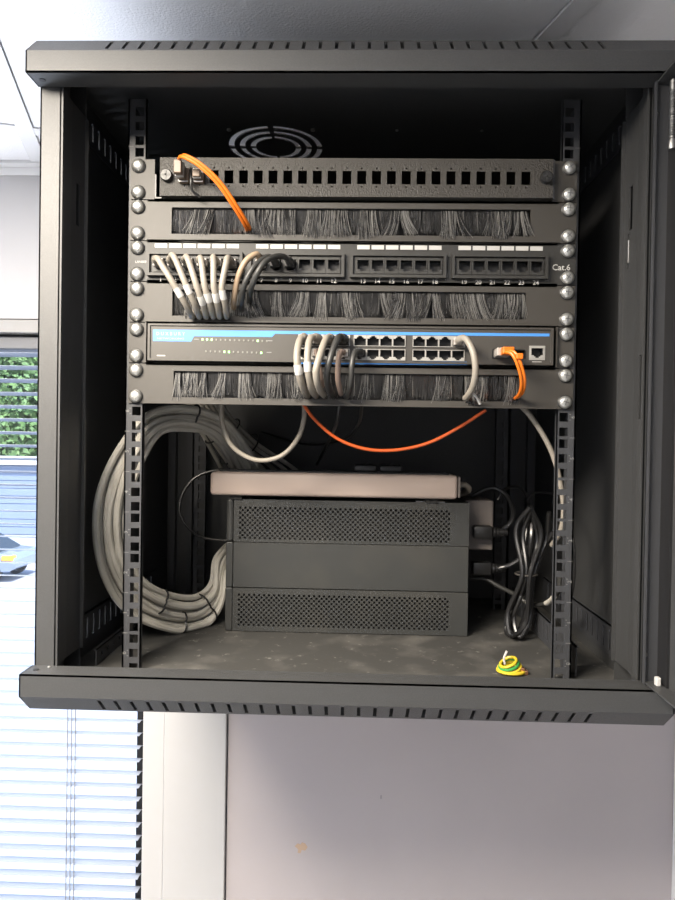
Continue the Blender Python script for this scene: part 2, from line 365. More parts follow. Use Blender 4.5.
for x in (-1350, 1350):
    for s_ in (-1, 1): MB().lathe([(200, -90), (320, -80), (320, 80), (200, 90)], 'y', (cx+x, cy+s_*780, GZ+320), 18).build('wheel', 'rubber', ca, True)
MB().rbox(cx+1700, cx+2060, cy-880, cy-600, GZ+700, GZ+860, 30).build('indicator_lamp', 'lamp_orange', ca)

# ------------------------------------------------------------------ the cabinet
BX = 308; YF, YP, YBK = -100, -73, 394
cab = thing('network_cabinet', 'open black wall mounted network cabinet full of rack panels', 'cabinet', (0, 150, -566))
def chamfer_slots(z_front, z_back):
    us = [-310, 310]; hs = [(-234+468*k/30-1.7, -234+468*k/30+1.7) for k in range(31)]
    for h in hs: us += list(h)
    L = 31.1
    fn = lambda u, v, w: (u, YF+22*v/L+w*.7, z_front+(z_back-z_front)*v/L-w*.7*(1 if z_back > z_front else -1))
    return us, [0, 5, 27, L], (lambda u, v: 5 < v < 27 and any(a < u < b for a, b in hs)), fn
# top cover
tc_ = MB()
us, vv, hl, fn = chamfer_slots(69, 91); tc_.grid(us, vv, hl, 0, 1.5, fn)
tc_.box(-310, 310, YF, YF+1.5, 48.5, 69).box(-310, 310, YF, YP, 48.5, 50).box(-310, 310, YP-1.5, YP, 50, 91)
for s_ in (-1, 1):
    x0, x1 = s_*310, s_*308.5
    V = [(x, y, z) for x in (x0, x1) for (y, z) in ((YF, 48.5), (YF, 69), (-78, 91), (YP, 91), (YP, 48.5))]
    tc_.add(V, [(0, 1, 2, 3, 4), (9, 8, 7, 6, 5)]+[(i, (i+1) % 5, 5+(i+1) % 5, 5+i) for i in range(5)])
tco = tc_.build('top_cover', 'cabinet_paint', cab)
bc = MB()
us, vv, hl, fn = chamfer_slots(-546, -566); bc.grid(us, vv, hl, 0, 1.5, fn)
bc.box(-310, 310, YF, YF+1.5, -546, -524.5).box(-310, 310, YF, YP, -526, -524.5).box(-310, 310, YP-1.5, YP, -566, -526)
for s_ in (-1, 1):
    x0, x1 = s_*310, s_*308.5
    V = [(x, y, z) for x in (x0, x1) for (y, z) in ((YF, -524.5), (YF, -546), (-78, -566), (YP, -566), (YP, -524.5))]
    bc.add(V, [(0, 1, 2, 3, 4), (9, 8, 7, 6, 5)]+[(i, (i+1) % 5, 5+(i+1) % 5, 5+i) for i in range(5)])
bco = bc.build('bottom_cover', 'cabinet_paint', cab)
for (x, zz, pr_) in ((-300, 48.3, tco), (300, 48.3, tco), (-300, -524.3, bco), (300, -524.3, bco)):
    MB().lathe([(3, -.3), (3, .3)], 'z', (x, -86, zz), 12).build('corner_hole', 'black', pr_)
MB().lathe([(1.6, 0), (1.6, .8), (.8, 1.3)], 'z', (-291, -78, -524.5), 10).build('rivet', 'steel', bco, True)
# roof with fan opening, floor, side and rear sheets
FX, FY, FS = -102.5, 154, 70
MB().grid([-BX, FX-FS, FX+FS, BX], [YP, FY-FS, FY+FS, YBK], lambda u, v: abs(u-FX) < FS and abs(v-FY) < FS, 88, 89.5, lambda u, v, w: (u, v, w)).build('roof_panel', 'cabinet_paint', cab)
th = [i*math.pi*2/48 for i in range(49)]; rr = [.2, 8, 20, 26, 33, 40, 47, 54, 61, 100]
def fh(u, v):
    if any(abs((u-a+math.pi) % (2*math.pi)-math.pi) < .061 for a in (0, math.pi/2, math.pi, 3*math.pi/2)): return False
    return 26 < v < 33 or 40 < v < 47 or 54 < v < 61
def ff(u, v, w):
    r = v if v < 90 else FS/max(abs(math.cos(u)), abs(math.sin(u)))
    return (FX+r*math.cos(u), FY+r*math.sin(u), w)
MB().grid(th+[a+d for a in (math.pi/2, math.pi, 3*math.pi/2) for d in (-.06, .06)]+[.06, 2*math.pi-.06], rr, fh, 88, 89.5, ff).build('fan_grille', 'cabinet_paint', cab)
for (dx, dy) in ((-52, 52), (52, 52), (-52, -52), (52, -52)):
    MB().lathe([(3, 0), (3, -1.5), (1.5, -2.4)], 'z', (FX+dx, FY+dy, 88), 10).build('grille_screw', 'steel', cab, True)
    MB().lathe([(2, 0), (2, -1.2), (1, -1.8)], 'z', (105+dx, FY+dy, 88), 10).build('grille_screw', 'steel', cab, True)
MB().box(-BX, BX, YP, YBK, -555, -553).build('floor_panel', 'dust_floor', cab)
MB().box(-BX, BX, YP, YBK, -566, -564.5).build('underside_panel', 'cabinet_paint', cab)
MB().box(-BX, BX, YBK-1.5, YBK, -566, 90).build('rear_panel', 'cabinet_paint', cab)
for s_ in (-1, 1):
    vs_ = [(-531, -508), (47, 66)]; hy_ = [(24+k*19, 30+k*19) for k in range(16)]
    MB().grid([-6, YBK]+[q for h in hy_ for q in h], [-566, 90]+[q for h in vs_ for q in h], lambda u, v: any(a < u < b for a, b in hy_) and any(a < v < b for a, b in vs_), BX-1.5, BX, lambda u, v, w: (s_*w, u, v)).build('side_panel', 'cabinet_paint', cab)
    for x in (299, 271): MB().box(*sorted((s_*x, s_*(x-9))), YBK-16, YBK-1.6, -553, 88).build('rear_post', 'rail_paint', cab)
    # front pillar: front face, inner cheek with slots, return
    pm = MB(); X = lambda a: s_*a
    pm.box(*sorted((X(308), X(287))), YP, YP+1.5, -526, 50).box(*sorted((X(308), X(306.5))), YP, -6, -566, 90).box(*sorted((X(308), X(286))), YP+.2, YP+1.7, -566, 90)
    sl = [(-30, -22, -73, -28)] + ([(-72, -66, -268, -208)] if s_ < 0 else [(-66, -60, -270, -207)])
    if s_ > 0: sl.append((-23, -19, -112, -76))
    us = [YP, -42, -6]; vv = [-526, 50]
    for a, b, c, d in sl: us += [a, b]; vv += [c, d]
    st = lambda u: 0 if u < -43 else 2.2
    pm.grid(us, vv, lambda u, v: any(a < u < b and c < v < d for a, b, c, d in sl), 0, 1.5, lambda u, v, w: (X(287+st(u)+w), u, v))
    pm.box(*sorted((X(285.2), X(287))), YP, YP+3.5, -526, 50)
    pm.box(*sorted((X(289), X(306.5))), -7.5, -6, -566, 90)
    pm.box(*sorted((X(285.6), X(289.4))), -9, -6, -526, 46)
    pm.build('front_pillar', 'cabinet_paint', cab)
    # slotted braces along the sides, foot and head
    for (xa, z0, z1) in ((303, -538, -502), (254, -551, -518) if s_ > 0 else (278, -552, -534), (303, 40, 73)):
        us = [-5 if xa > 300 else 12, 322]; vv = [z0, z0+7, z1-6, z1]; hs = [(24+k*19, 30+k*19) for k in range(15)]
        for h in hs: us += list(h)
        MB().grid(us, vv, lambda u, v: z0+7 < v < z1-6 and any(a < u < b for a, b in hs), 0, 1.5, lambda u, v, w: (X(xa+w), u, v)).box(*sorted((X(xa), X(xa+3))), us[0], 322, z1-1.5, z1).build('slotted_brace', 'rail_paint', cab)
# rails
UM = [-44.45*k for k in range(-1, 13)]
def make_rail(s_, Y, name):
    hs = []
    for z in UM:
        for d in (15.875, 0, -15.875): hs.append((s_*232.55-4.75, s_*232.55+4.75, z+d-4.75, z+d+4.75))
    m = MB(); xi, xo = s_*225, s_*245.4
    m.plate(min(xi, xo), max(xi, xo), -552.5, 74, Y, Y+1.8, hs)
    m.box(*sorted((xo, xo-s_*1.8)), Y, Y+32, -552.5, 74).box(*sorted((xi, xi+s_*1.2)), Y, Y+6, -552.5, 74)
    return m.build(name, 'rail_paint', cab)
for s_ in (-1, 1):
    r_ = make_rail(s_, 0, 'front_rail'); make_rail(s_, 316, 'rear_rail')
    m = MB()
    for k, z in enumerate(UM):
        if -259 < z-22.25 < 9: continue
        m.box(*sorted((s_*239.3, s_*245)), -.15, .2, z-22.5, z-22)
        if k > 6: m.box(*sorted((s_*238.5, s_*240)), -.15, .2, z-3.2, z-2.6); m.box(*sorted((s_*238.5, s_*240)), -.15, .2, z+2.6, z+3.2)
    m.build('unit_marks', 'grey_print', r_)['kind'] = 'stuff'
    for k, z in enumerate(UM):
        if k > 6: text(str(13-k), 'unit_number', s_*242.3, z, -.2, 6, 'grey_print', r_, rot=-math.pi/2)
# latch pieces on the right pillar
MB().rbox(288.4, 291, -22.5, -19.5, -106, -82, .8).build('latch_spring', 'recess_metal', cab)
MB().rbox(300, 306, 6, 12, -112, -96, 1).build('latch_clip', 'steel', cab)
# door, open at right
dr = MB(); DX0, DX1 = 284.5, 303
dr.box(DX1-1.5, DX1, -640, -84, -522, 46.5)
dro = dr.build('door', 'cabinet_paint', cab)
MB().plate(DX0+.5, DX1-1.5, -522, 46.5, -86, -84.5, [(288.5, 290.5, 17, 20), (288.5, 290.5, -497, -494)]).box(DX0+.5, DX0+2, -90, -84.5, -522, 46.5).build('door_flange', 'rail_paint', dro)
for z in (-522, 45): MB().box(DX0+2, DX1-1.5, -640, -86, z, z+1.5).build('door_edge_fold', 'cabinet_paint', dro)
MB().box(DX1-4, DX1-1.5, -106, -86.5, -520, 44).build('door_seal', 'black', dro)
hp = MB(); hx, hy = 296.5, -100
hp.lathe([(2.2, 0), (2.2, 60)], 'z', (hx, hy, -18), 10).lathe([(3.6, 0), (4.2, 3), (3.6, 8)], 'z', (hx, hy, -22), 12).lathe([(3.2, 0), (3.2, 9)], 'z', (hx, hy, 32), 12)
hp.tube([(hx+3.1*math.cos(a*.35), hy+3.1*math.sin(a*.35), -13+a*.13) for a in range(0, 340)], .7, 5)
hp.build('hinge_spring', 'recess_metal', dro, True)
q = at(657.5, 684, -98); MB().rbox(q.x-2.2, q.x+2.2, -101, -95, -520.5, -512.5, 1).build('hinge_block', 'label_white', dro)

# ------------------------------------------------------------------ rack panels
def make_screw():
    m = MB(); m.lathe([(7.9, 0), (7.9, -.8), (7.4, -1.2)], 'y', (0, 0, 0), 20)
    m.cur = 1; m.lathe([(6.9, -1.0), (6.9, -2.6), (6.1, -4.4), (4.3, -5.6), (1.8, -6.1)], 'y', (0, 0, 0), 20)
    m.cur = 2; m.box(-3.2, 3.2, -6.25, -5.2, -.5, .5).box(-.5, .5, -6.25, -5.2, -3.2, 3.2)
    o = m.build('screw', ['black_plastic', 'zinc', 'recess_metal'], None, True, origin=W(0, 0, 0)); return o
scr = make_screw(); SCREW = scr.data; bpy.data.objects.remove(scr)
def add_screws(root, k, Y):
    for s_ in (-1, 1):
        for dz in (0, -28.575):
            o = place('screw', SCREW, W(s_*232.55, Y, -44.45*k+dz), root); o.rotation_euler = (0, random.uniform(0, 1.5), 0)
ZC = lambda k: -14.29-44.45*k
def ear_holes(): return []
# fibre panel
z = ZC(0)
fp = thing('fibre_patch_panel', 'textured black fibre panel with a row of square openings, topmost in rack', 'patch panel', (0, 0, z-22))
for s_ in (-1, 1): MB().box(*sorted((s_*241.3, s_*215)), -2, 0, z-21.6, z+21.6).build('mounting_ear', 'panel_paint', fp)
holes = []; hx = [at(185.1+(525.7-185.1)*k/23, 178+k*.06, -9) for k in range(24)]
pitch = (hx[23].x-hx[0].x)/23; hxs = [hx[0].x+pitch*k for k in range(24)]
for x in hxs: holes.append((x-4.8, x+4.8, z-7, z+7))
for x in hxs: holes += [(x-.8, x+.8, z+9, z+10.6), (x-.8, x+.8, z-10.6, z-9)]
MB().plate(-207, 213.5, z-20.5, z+20.5, -10, -8.4, holes).box(-207, 213.5, -8.4, 120, z+19, z+20.5).box(-207, 213.5, -8.4, 120, z-20.5, z-19).build('front_plate', 'crinkle_paint', fp)
MB().box(-206, 212.5, 118, 120, z-19, z+19).box(-207, -205.5, -8.4, 120, z-19, z+19).box(212, 213.5, -8.4, 120, z-19, z+19).build('tray', 'black', fp)
MB().box(-213.6, -212, -6, 0, z-21, z+4).box(-213.6, -206, -6, -4, z-22, z-20.6).build('side_bracket', 'black_plastic', fp)
MB().box(213.8, 215.2, -9, 0, z-21, z+20).build('side_bracket', 'rail_paint', fp)
for x in (-199, 205.5):
    m = MB(); m.lathe([(6.4, 0), (6.4, -5), (5.6, -6)], 'y', (x, -10, z), 20); m.cur = 1; m.box(x-4.4, x+4.4, -16.4, -15.6, z-.9, z+.9).box(x-.9, x+.9, -16.4, -15.6, z-4.4, z+4.4)
    m.build('thumb_screw', ['black_plastic', 'cord_dark'], fp, True)
add_screws(fp, 0, -2)
for i in (0, 1):
    x = hxs[i]; ad = MB().rbox(x-5.6, x+5.6, -15, -8, z-8, z+7.6, .8).build('fibre_adapter', 'fibre_plug', fp)
    MB().box(x-5, x+5, -15.6, -15, z-7.6, z-6.2).box(x-5.6, x-4.6, -15.6, -15, z-7, z+7).build('adapter_rim', 'label_white', ad)
MB().tube(spline([at(190.8, 168, -16), at(190.8, 179, -20), at(192, 190, -18), at(200, 197, -13)], 2), 1.3, 6).build('dust_cap_strap', 'black_plastic', fp, True)

# brush panels
def brush_panel(k, label, x0, x1, seed):
    z = ZC(k); rnd = random.Random(seed)
    bp = thing('brush_panel', label, 'brush panel', (0, 0, z-22), 'brush strip cable panels')
    m = MB().plate(-241.3, 241.3, z-21.7, z+21.7, -2, 0, [(x0, x1, z-14.5, z+14.2)])
    m.box(-222, 222, -2, 12, z+20.2, z+21.7).box(-222, 222, -5.5, -2, z-21.7, z-20).build('plate', 'panel_paint', bp)
    MB().box(x0-4, x1+4, .4, 7, z+13.6, z+19.5).build('brush_holder', 'black', bp)
    MB().box(x0-6, x1+6, 14, 15, z-19, z+19).build('backing', 'black', bp)
    m = MB(); x = x0+1
    clump = 0
    while x < x1-1:
        if clump <= 0:
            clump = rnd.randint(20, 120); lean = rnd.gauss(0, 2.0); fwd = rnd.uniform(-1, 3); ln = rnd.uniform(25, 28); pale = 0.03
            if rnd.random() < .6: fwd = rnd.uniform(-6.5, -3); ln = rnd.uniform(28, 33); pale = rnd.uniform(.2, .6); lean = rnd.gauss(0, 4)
            if rnd.random() < .3: x += rnd.uniform(.4, 1.6)
            t0 = clump; x0c = x
        clump -= 1; x += rnd.uniform(.05, .2)
        b = Vector((x, 3+rnd.uniform(-1.4, 1.4), z+14.5)); l = ln+rnd.uniform(-3.5, 1.5); sp_ = (1-2*clump/max(1, t0))*2.2
        jl = lean+sp_+rnd.gauss(0, 1.5); jf = fwd+rnd.gauss(0, 1.0)
        m.cur = 1 if rnd.random() < pale else 0            # paler colour paints glints onto the frayed tufts
        pts = [b+Vector((jl*u*u, jf*math.sin(u*2.0), -l*u)) for u in (0, .25, .5, .75, 1)]
        m.tube(pts, [.24, .24, .23, .22, .15], 3, cap=False)
    st = m.build('bristles', ['bristle', 'bristle_glint'], bp, True); st['kind'] = 'stuff'; st['label'] = 'glossy black brush bristles'
    add_screws(bp, k, -2)
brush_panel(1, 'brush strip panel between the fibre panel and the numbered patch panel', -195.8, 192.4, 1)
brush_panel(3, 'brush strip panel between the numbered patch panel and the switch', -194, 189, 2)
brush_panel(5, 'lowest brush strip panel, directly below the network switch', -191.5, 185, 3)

# copper patch panel
z = ZC(2)
pp = thing('data_patch_panel', 'dark numbered patch panel with white label strips and network sockets', 'patch panel', (0, 0, z-22))
port_x = []; bx = []
for b in range(4):
    a = at(465.2-102*(3-b), 265, -8).x; c = at(537.6-102*(3-b), 265, -8).x
    port_x += [a+(c-a)*i/5 for i in range(6)]; bx.append((a-14, c+11.5))
zp = at(500, 266, -8).z
hl = [(x-6, x+6, zp-5.8, zp+5.8) for x in port_x]
MB().plate(-241.3, 241.3, z-21.7, z+21.7, -2, 0, [(a+2, b-2, zp-11, zp+11) for a, b in bx]).box(-222, 222, -2, 14, z+20.2, z+21.7).box(-222, 222, -2, 14, z-21.7, z-20.2).build('plate', 'panel_dark', pp)
for i, (a, b) in enumerate(bx):
    hs = hl[i*6:i*6+6]
    m = MB().plate(a+5, b-5, zp-9, zp+9, -5, -3, hs); m.plate(a, b, zp-13, zp+13, -8, 0, [(a+3, b-3, zp-10, zp+10)])
    m.box(a+3, b-3, -3.2, -2, zp-10, zp-9).box(a+3, b-3, -3.2, -2, zp+9, zp+10).box(a+3, a+5, -4, -2, zp-10, zp+10).box(b-5, b-3, -4, -2, zp-10, zp+10)
    m.build('socket_bezel', 'panel_dark', pp)
def port_mesh(flip, frame):
    m = MB(); s_ = -1 if flip else 1
    us = [-6.9, -6.2, -3.6, -2.0, 2.0, 3.6, 6.2, 6.9]; vv = sorted([-6.2*s_, -5.4*s_, -4.0*s_, -2.6*s_, 5.0*s_, 5.6*s_])
    def hole(u, v):
        v *= s_
        return (abs(u) < 6.2 and -2.6 < v < 5.0) or (abs(u) < 3.6 and -4.0 < v < 5.0) or (abs(u) < 2.0 and -5.4 < v < 0)
    m.grid(us, vv, hole, -1.2, .6, lambda u, v, w: (u, w, v)); m.cur = 1
    m.box(-6.4, 6.4, 9, 9.5, -6, 6).box(-6.6, -6.2, .6, 9, -6, 6).box(6.2, 6.6, .6, 9, -6, 6).box(-6.4, 6.4, .6, 9, 5.4, 5.8).box(-6.4, 6.4, .6, 9, -5.8, -5.4)
    o = m.build('port', [frame, 'black'], None, origin=W(0, 0, 0)); d = o.data; bpy.data.objects.remove(o); return d
P_dark = port_mesh(False, 'panel_dark'); P_up = port_mesh(True, 'steel'); P_dn = port_mesh(False, 'steel')
mat('shield', (0.372, 0.36, 0.336), .4, .4)
for d in (P_up, P_dn): d.materials[0] = M['shield']
for i, x in enumerate(port_x):
    place('port', P_dark, W(x, -4.6, zp-.6), pp).scale = (1, 1, 1.3)
    MB().box(x-6.7, x+6.7, -2.5, -1.8, z+14.6, z+19.2).build('label_strip', 'label_white', pp)
    text(str(i+1), 'port_number', x, zp-16.2, -2.2, 6.8, 'white_print', pp)
text('Cat.6', 'category_print', 226, zp+.3, -2.2, 9.0, 'white_print', pp)
text('LANBERG', 'maker_print', -227.5, at(144, 262, -2).z, -2.2, 3.6, 'white_print', pp)
add_screws(pp, 2, -2)

# network switch
z = ZC(4)
sw = thing('network_switch', 'grey network switch with blue stripes, green lights and silver ports', 'network switch', (0, 0, z-22))
for s_ in (-1, 1): MB().box(*sorted((s_*241.3, s_*221)), -2, 0, z-21.6, z+21.6).box(*sorted((s_*221, s_*222.5)), -6, 30, z-21.6, z+21.6).build('mounting_ear', 'panel_paint', sw)
YS = -7
px_ = []
for b in range(3):
    for i in range(4): px_.append(at((304.5, 360, 419)[b]+13*i, 348, YS).x)
zu, zl = at(385, 341.3, YS).z, at(385, 354.6, YS).z
hl = [(x-6.4, x+6.4, zu-6, zu+6) for x in px_]+[(x-6.4, x+6.4, zl-6, zl+6) for x in px_]
sf = [(at(492, 354, YS).x, at(508, 354, YS).x), (at(509.5, 354, YS).x, at(525.5, 354, YS).x)]; zs = at(508, 354, YS).z
hl += [(a, b, zs-5, zs+5) for a, b in sf]
xc, zc_ = at(537, 353, YS).x, at(537, 353, YS).z
hl.append((xc-6.4, xc+6.4, zc_-6, zc_+6))
MB().plate(-218.5, 217.5, z-19.8, z+20, YS, YS+2, hl).build('front_plate', 'switch_paint', sw)
MB().box(-218.5, 217.5, YS+2, 200, z+18.5, z+20).box(-218.5, 217.5, YS+2, 200, z-19.8, z-18.3).box(-218.5, -217, YS+2, 200, z-19, z+19).box(216, 217.5, YS+2, 200, z-19, z+19).box(-218, 217, 198, 200, z-19, z+19).box(-216, 216, 8, 9, z-18, z+18).build('housing', 'cabinet_paint', sw)
MB().plate(-218.5, 217.5, z-19.8, z+20, YS-1.6, YS, [(-216, 215, z-17.6, z+18)]).build('rim', 'switch_paint', sw)
for x in px_:
    place('port', P_up, W(x, YS-.2, zu), sw); place('port', P_dn, W(x, YS-.2, zl), sw)
place('console_port', P_dn, W(xc, YS-.2, zc_), sw)
MB().plate(xc-8.4, xc+8.4, zc_-7.6, zc_+7.6, YS-.9, YS, [(xc-6.5, xc+6.5, zc_-6, zc_+5.4)]).build('console_frame', 'shield', sw)
MB().box(xc-5, xc+5, YS-.3, YS, zc_-9.8, zc_-9.1).build('console_print', 'white_print', sw)
for a, b in sf: MB().plate(a, b, zs-5, zs+5, YS-.8, YS+14, [(a+.8, b-.8, zs-4.2, zs+4.2)]).build('module_cage', 'black_plastic', sw)
# flat blue print
def flat(pxs, name, m_, Y=YS-.15):
    pts = [at(*q, Y) for q in pxs]; n = len(pts)
    return MB().add([(p.x, Y, p.z) for p in pts]+[(p.x, YS+.3, p.z) for p in pts], [tuple(range(n))]+[(i, (i+1) % n, n+(i+1) % n, n+i) for i in range(n)]).build(name, m_, sw)
flat([(153, 329.5), (278, 330.8), (272, 337), (194, 336.2), (191, 341.5), (153, 341)], 'blue_stripe', 'blue_print')
flat([(278, 330.8), (549.5, 333.6), (549.5, 336.4), (275, 333.8)], 'blue_stripe', 'blue_print')
flat([(297, 360.6), (467, 361.8), (467, 365), (297, 363.8)], 'blue_stripe', 'blue_print')
q = at(170.5, 333.9, YS-.3); text('D U X B U R Y', 'maker_print', q.x, q.z, YS-.3, 5.0, 'print_pale', sw, sx=1.0)
q = at(170.5, 338.6, YS-.3); text('NETWORKING', 'maker_print', q.x, q.z, YS-.3, 2.6, 'print_pale', sw, sx=1.7)
q = at(161, 355.5, YS-.3); MB().box(q.x-4.5, q.x+4.5, YS-.2, YS, q.z-.6, q.z+.6).build('model_print', 'white_print', sw)
for r_, (x0, y0, n, on) in enumerate([(202.5, 339.4, 15, (0, 1, 2, 12)), (206, 351.3, 13, (4, 5, 12))]):
    for k in range(n):
        q = at(x0+k*4.6, y0+k*.12, YS-.2); MB().rbox(q.x-.9, q.x+.9, YS-.5, YS, q.z-1.1, q.z+1.1, .2, 1).build('status_light', 'led_green' if k in on else 'led_off', sw)
for (x, y) in ((196.5, 339.3), (270, 340.8), (269, 352.4)):
    q = at(x, y, YS); MB().box(q.x-2.6, q.x+2.6, YS-.3, YS, q.z-.5, q.z+.5).build('light_print', 'grey_print', sw)
add_screws(sw, 4, -2)

# ------------------------------------------------------------------ cords plugged into the panels
def cord(name, label, path, r, m_, port=None, boot=None, tagp=None, group=None, cat='cable', plug='plug_clear', twin=None):
    zb = ZC(5)-14.5 if path[-1][1] > 360 else ZC(3)-14.5 if path[-1][1] > 250 else ZC(1)-14.5
    pts = spline([at(*q) for q in path], 3.0); root = thing(name, label, cat, tuple(pts[-1]), group)
    if port:
        x, zz, Y = port; MB().rbox(x-5.4, x+5.4, Y-9, Y+6, zz-4, zz+4, .6).build('plug', plug, root)
        pts = spline([Vector((x, Y-5, zz)), Vector((x, Y-16, zz+.6))]+[at(*q) for q in path], 3.0)
    for p in pts:                                              # over the lower lip of the brush opening
        if p.y > -4-r: p.z = max(p.z, zb+r+.4+(1.2 if twin else 0))
    if twin:
        for d in (-twin, twin):
            MB().tube([p+Vector((d, 0, d*.35)) for p in pts], r, 8).build('cord', m_, root, True)
    else: MB().tube(pts, r, 10).build('cord', m_, root, True)
    if port and boot: MB().tube(pts[1:6], [r*1.5, r*1.45, r*1.35, r*1.25, r*1.1], 10).build('boot', boot, root, True)
    if tagp:
        c = at(*tagp); i = min(range(len(pts)), key=lambda i: (pts[i]-c).length); a = max(0, i-2)
        MB().tube(pts[a:a+4], r*1.12, 12).build('label_sleeve', 'label_white', root)
    return root
tops = [(158, 257), (172.5, 253), (186.6, 255), (200.5, 256), (213.3, 255), (227.5, 256)]; bots = [191.6, 199, 206, 213, 219.3, 226.5]
mids = [(173, 283), (186, 285), (197, 287), (205, 287), (214, 287), (222, 287)]; tgs = [(179, 292), (189, 291), (201, 301), (207.5, 300), (215.6, 298), (222.6, 296)]
ordw = ['first', 'second', 'third', 'fourth', 'fifth', 'sixth']
for i in range(6):
    t_, b_, c_ = tops[i], bots[i], mids[i]
    cord('patch_cable', 'pale grey patch cable in the %s socket of the numbered patch panel' % ordw[i],
        [(t_[0], t_[1]+2, -38), ((t_[0]*2+c_[0])/3, t_[1]+10, -43), (c_[0], c_[1], -44), ((c_[0]+b_*2)/3, 304, -34), (b_, 316, -14), (b_+1, 317, 8)],
        3.3, 'cord_grey', (port_x[i], zp, -5), 'cord_grey', (*tgs[i], -38), 'pale patch cables in the patch panel')
cord('patch_cable', 'beige patch cable in the seventh socket of the numbered patch panel', [(257, 254, -30), (246, 261, -36), (238, 278, -34), (234, 300, -24), (234, 310, 8)], 3.1, 'cord_beige', (port_x[6], zp, -5), None)
cord('patch_cable', 'dark grey patch cable in the eighth socket of the numbered patch panel', [(267, 257, -34), (254, 267, -46), (244, 286, -44), (241.5, 303, -24), (241.5, 311, 8)], 3.1, 'cord_dark', (port_x[7], zp, -5), 'cord_dark', plug='black_plastic')
cord('patch_cable', 'dark grey patch cable in the ninth socket of the numbered patch panel', [(281, 256, -36), (266, 261, -54), (256, 276, -56), (250, 292, -38), (249.5, 303, 8)], 3.1, 'cord_dark', (port_x[8], zp, -5), 'cord_dark', plug='black_plastic')
sg = 'cords plugged into the switch'
cord('patch_cable', 'grey patch cable in the first upper port of the switch', [(299.5, 341, -34), (297, 356, -44), (299, 374, -42), (304, 390, -24), (307.5, 396, 8)], 3.7, 'cord_grey', (px_[0], zu, YS), 'cord_grey', (299, 372, -42), sg)
cord('patch_cable', 'grey patch cable in the second upper port of the switch', [(310, 339, -36), (307.5, 356, -46), (308.5, 374, -44), (312, 390, -26), (316, 396, 8)], 3.6, 'cord_grey', (px_[1], zu, YS), 'cord_grey', (308.5, 367, -42), sg)
cord('patch_cable', 'grey patch cable in the third upper port of the switch', [(326, 339, -38), (320, 355, -54), (316, 372, -58), (319, 388, -42), (324.5, 396, 8)], 3.6, 'cord_grey', (px_[2], zu, YS), 'cord_grey', None, sg)
cord('patch_cable', 'dark grey patch cable in the fourth upper port of the switch', [(338, 338, -36), (331, 356, -48), (327, 374, -46), (329, 389, -28), (333, 396, 8)], 3.5, 'cord_dark', (px_[3], zu, YS), 'cord_dark', None, sg, plug='black_plastic')
cord('patch_cable', 'pinkish beige patch cable in the fourth lower port of the switch', [(340, 353, -24), (338, 366, -30), (338, 380, -26), (340, 390, -14), (341, 394, 8)], 2.9, 'cord_pink', (px_[3], zl, YS), None, None, sg)
cord('patch_cable', 'brownish grey patch cable in the second lower port of the switch', [(318, 357, -22), (319, 368, -26), (321, 379, -22), (322, 385, -8), (322, 386, 8)], 2.9, 'cord_pink', (px_[1], zl, YS), None, None, sg)
cord('patch_cable', 'dark grey patch cable in the fifth lower port of the switch', [(355, 352, -32), (352, 364, -38), (351, 380, -34), (349, 392, -20), (346, 399, 8)], 3.0, 'cord_dark', (px_[4], zl, YS), 'cord_dark', None, sg, plug='black_plastic')
w = cord('patch_cable', 'thick pale grey patch cable in the last upper port of the switch', [(466, 339, -34), (473, 352, -42), (475.5, 370, -42), (473, 386, -32), (467, 397, -14), (465, 399, 8)], 3.4, 'cord_grey', (px_[11], zu, YS), 'cord_grey')
MB().tube(spline([at(466, 396, -16), at(472, 393, -24), at(477, 398, -18), at(480, 404, -14)], 2), 1.5, 6).build('tie_tail', 'label_white', w, True)
# orange fibre cords
oc = cord('fibre_cable', 'bright orange twin fibre cord hanging from the top fibre panel', [(180.5, 158, -34), (184, 156, -42), (200, 165, -44), (219, 183, -40), (235, 206, -30), (247, 226, -12), (248.5, 231, 8)], 1.8, 'cord_orange', twin=1.7, group='orange fibre cords')
for d in (0, 1):
    x = hxs[d]-1.5*(1-d); MB().rbox(x-4.4, x+3.6, -34 if d == 0 else -24, -15, ZC(0)-5, ZC(0)+(9 if d == 0 else 3), .8).build('connector', 'fibre_plug', oc)
    MB().box(x-4.6, x+3.8, -27 if d == 0 else -22, -22 if d == 0 else -19, ZC(0)-5.4, ZC(0)+(9.3 if d == 0 else 3.4)).build('connector_clip', 'label_white', oc)
oc = cord('fibre_cable', 'bright orange twin fibre cord looping out of the switch module slot', [(505, 351.5, -32), (513, 353, -40), (519, 364, -42), (523, 380, -36), (521, 393, -22), (513.5, 400, 8)], 1.7, 'cord_orange', twin=1.7, group='orange fibre cords')
a, b = sf[0]; MB().rbox(a+2, b-1, -24, YS+4, zs-4, zs+4.5, .8).build('connector', 'plug_clear', oc)
c = at(508, 351, -32); MB().rbox(c.x-6, c.x+6, -36, -22, c.z-3.5, c.z+4, 1.2).build('boot', 'cord_orange', oc)
c = at(519, 357, -42); MB().rbox(c.x-3.5, c.x+3.5, -46, -38, c.z-2.5, c.z+3.5, 1).build('clip', 'cord_orange', oc)

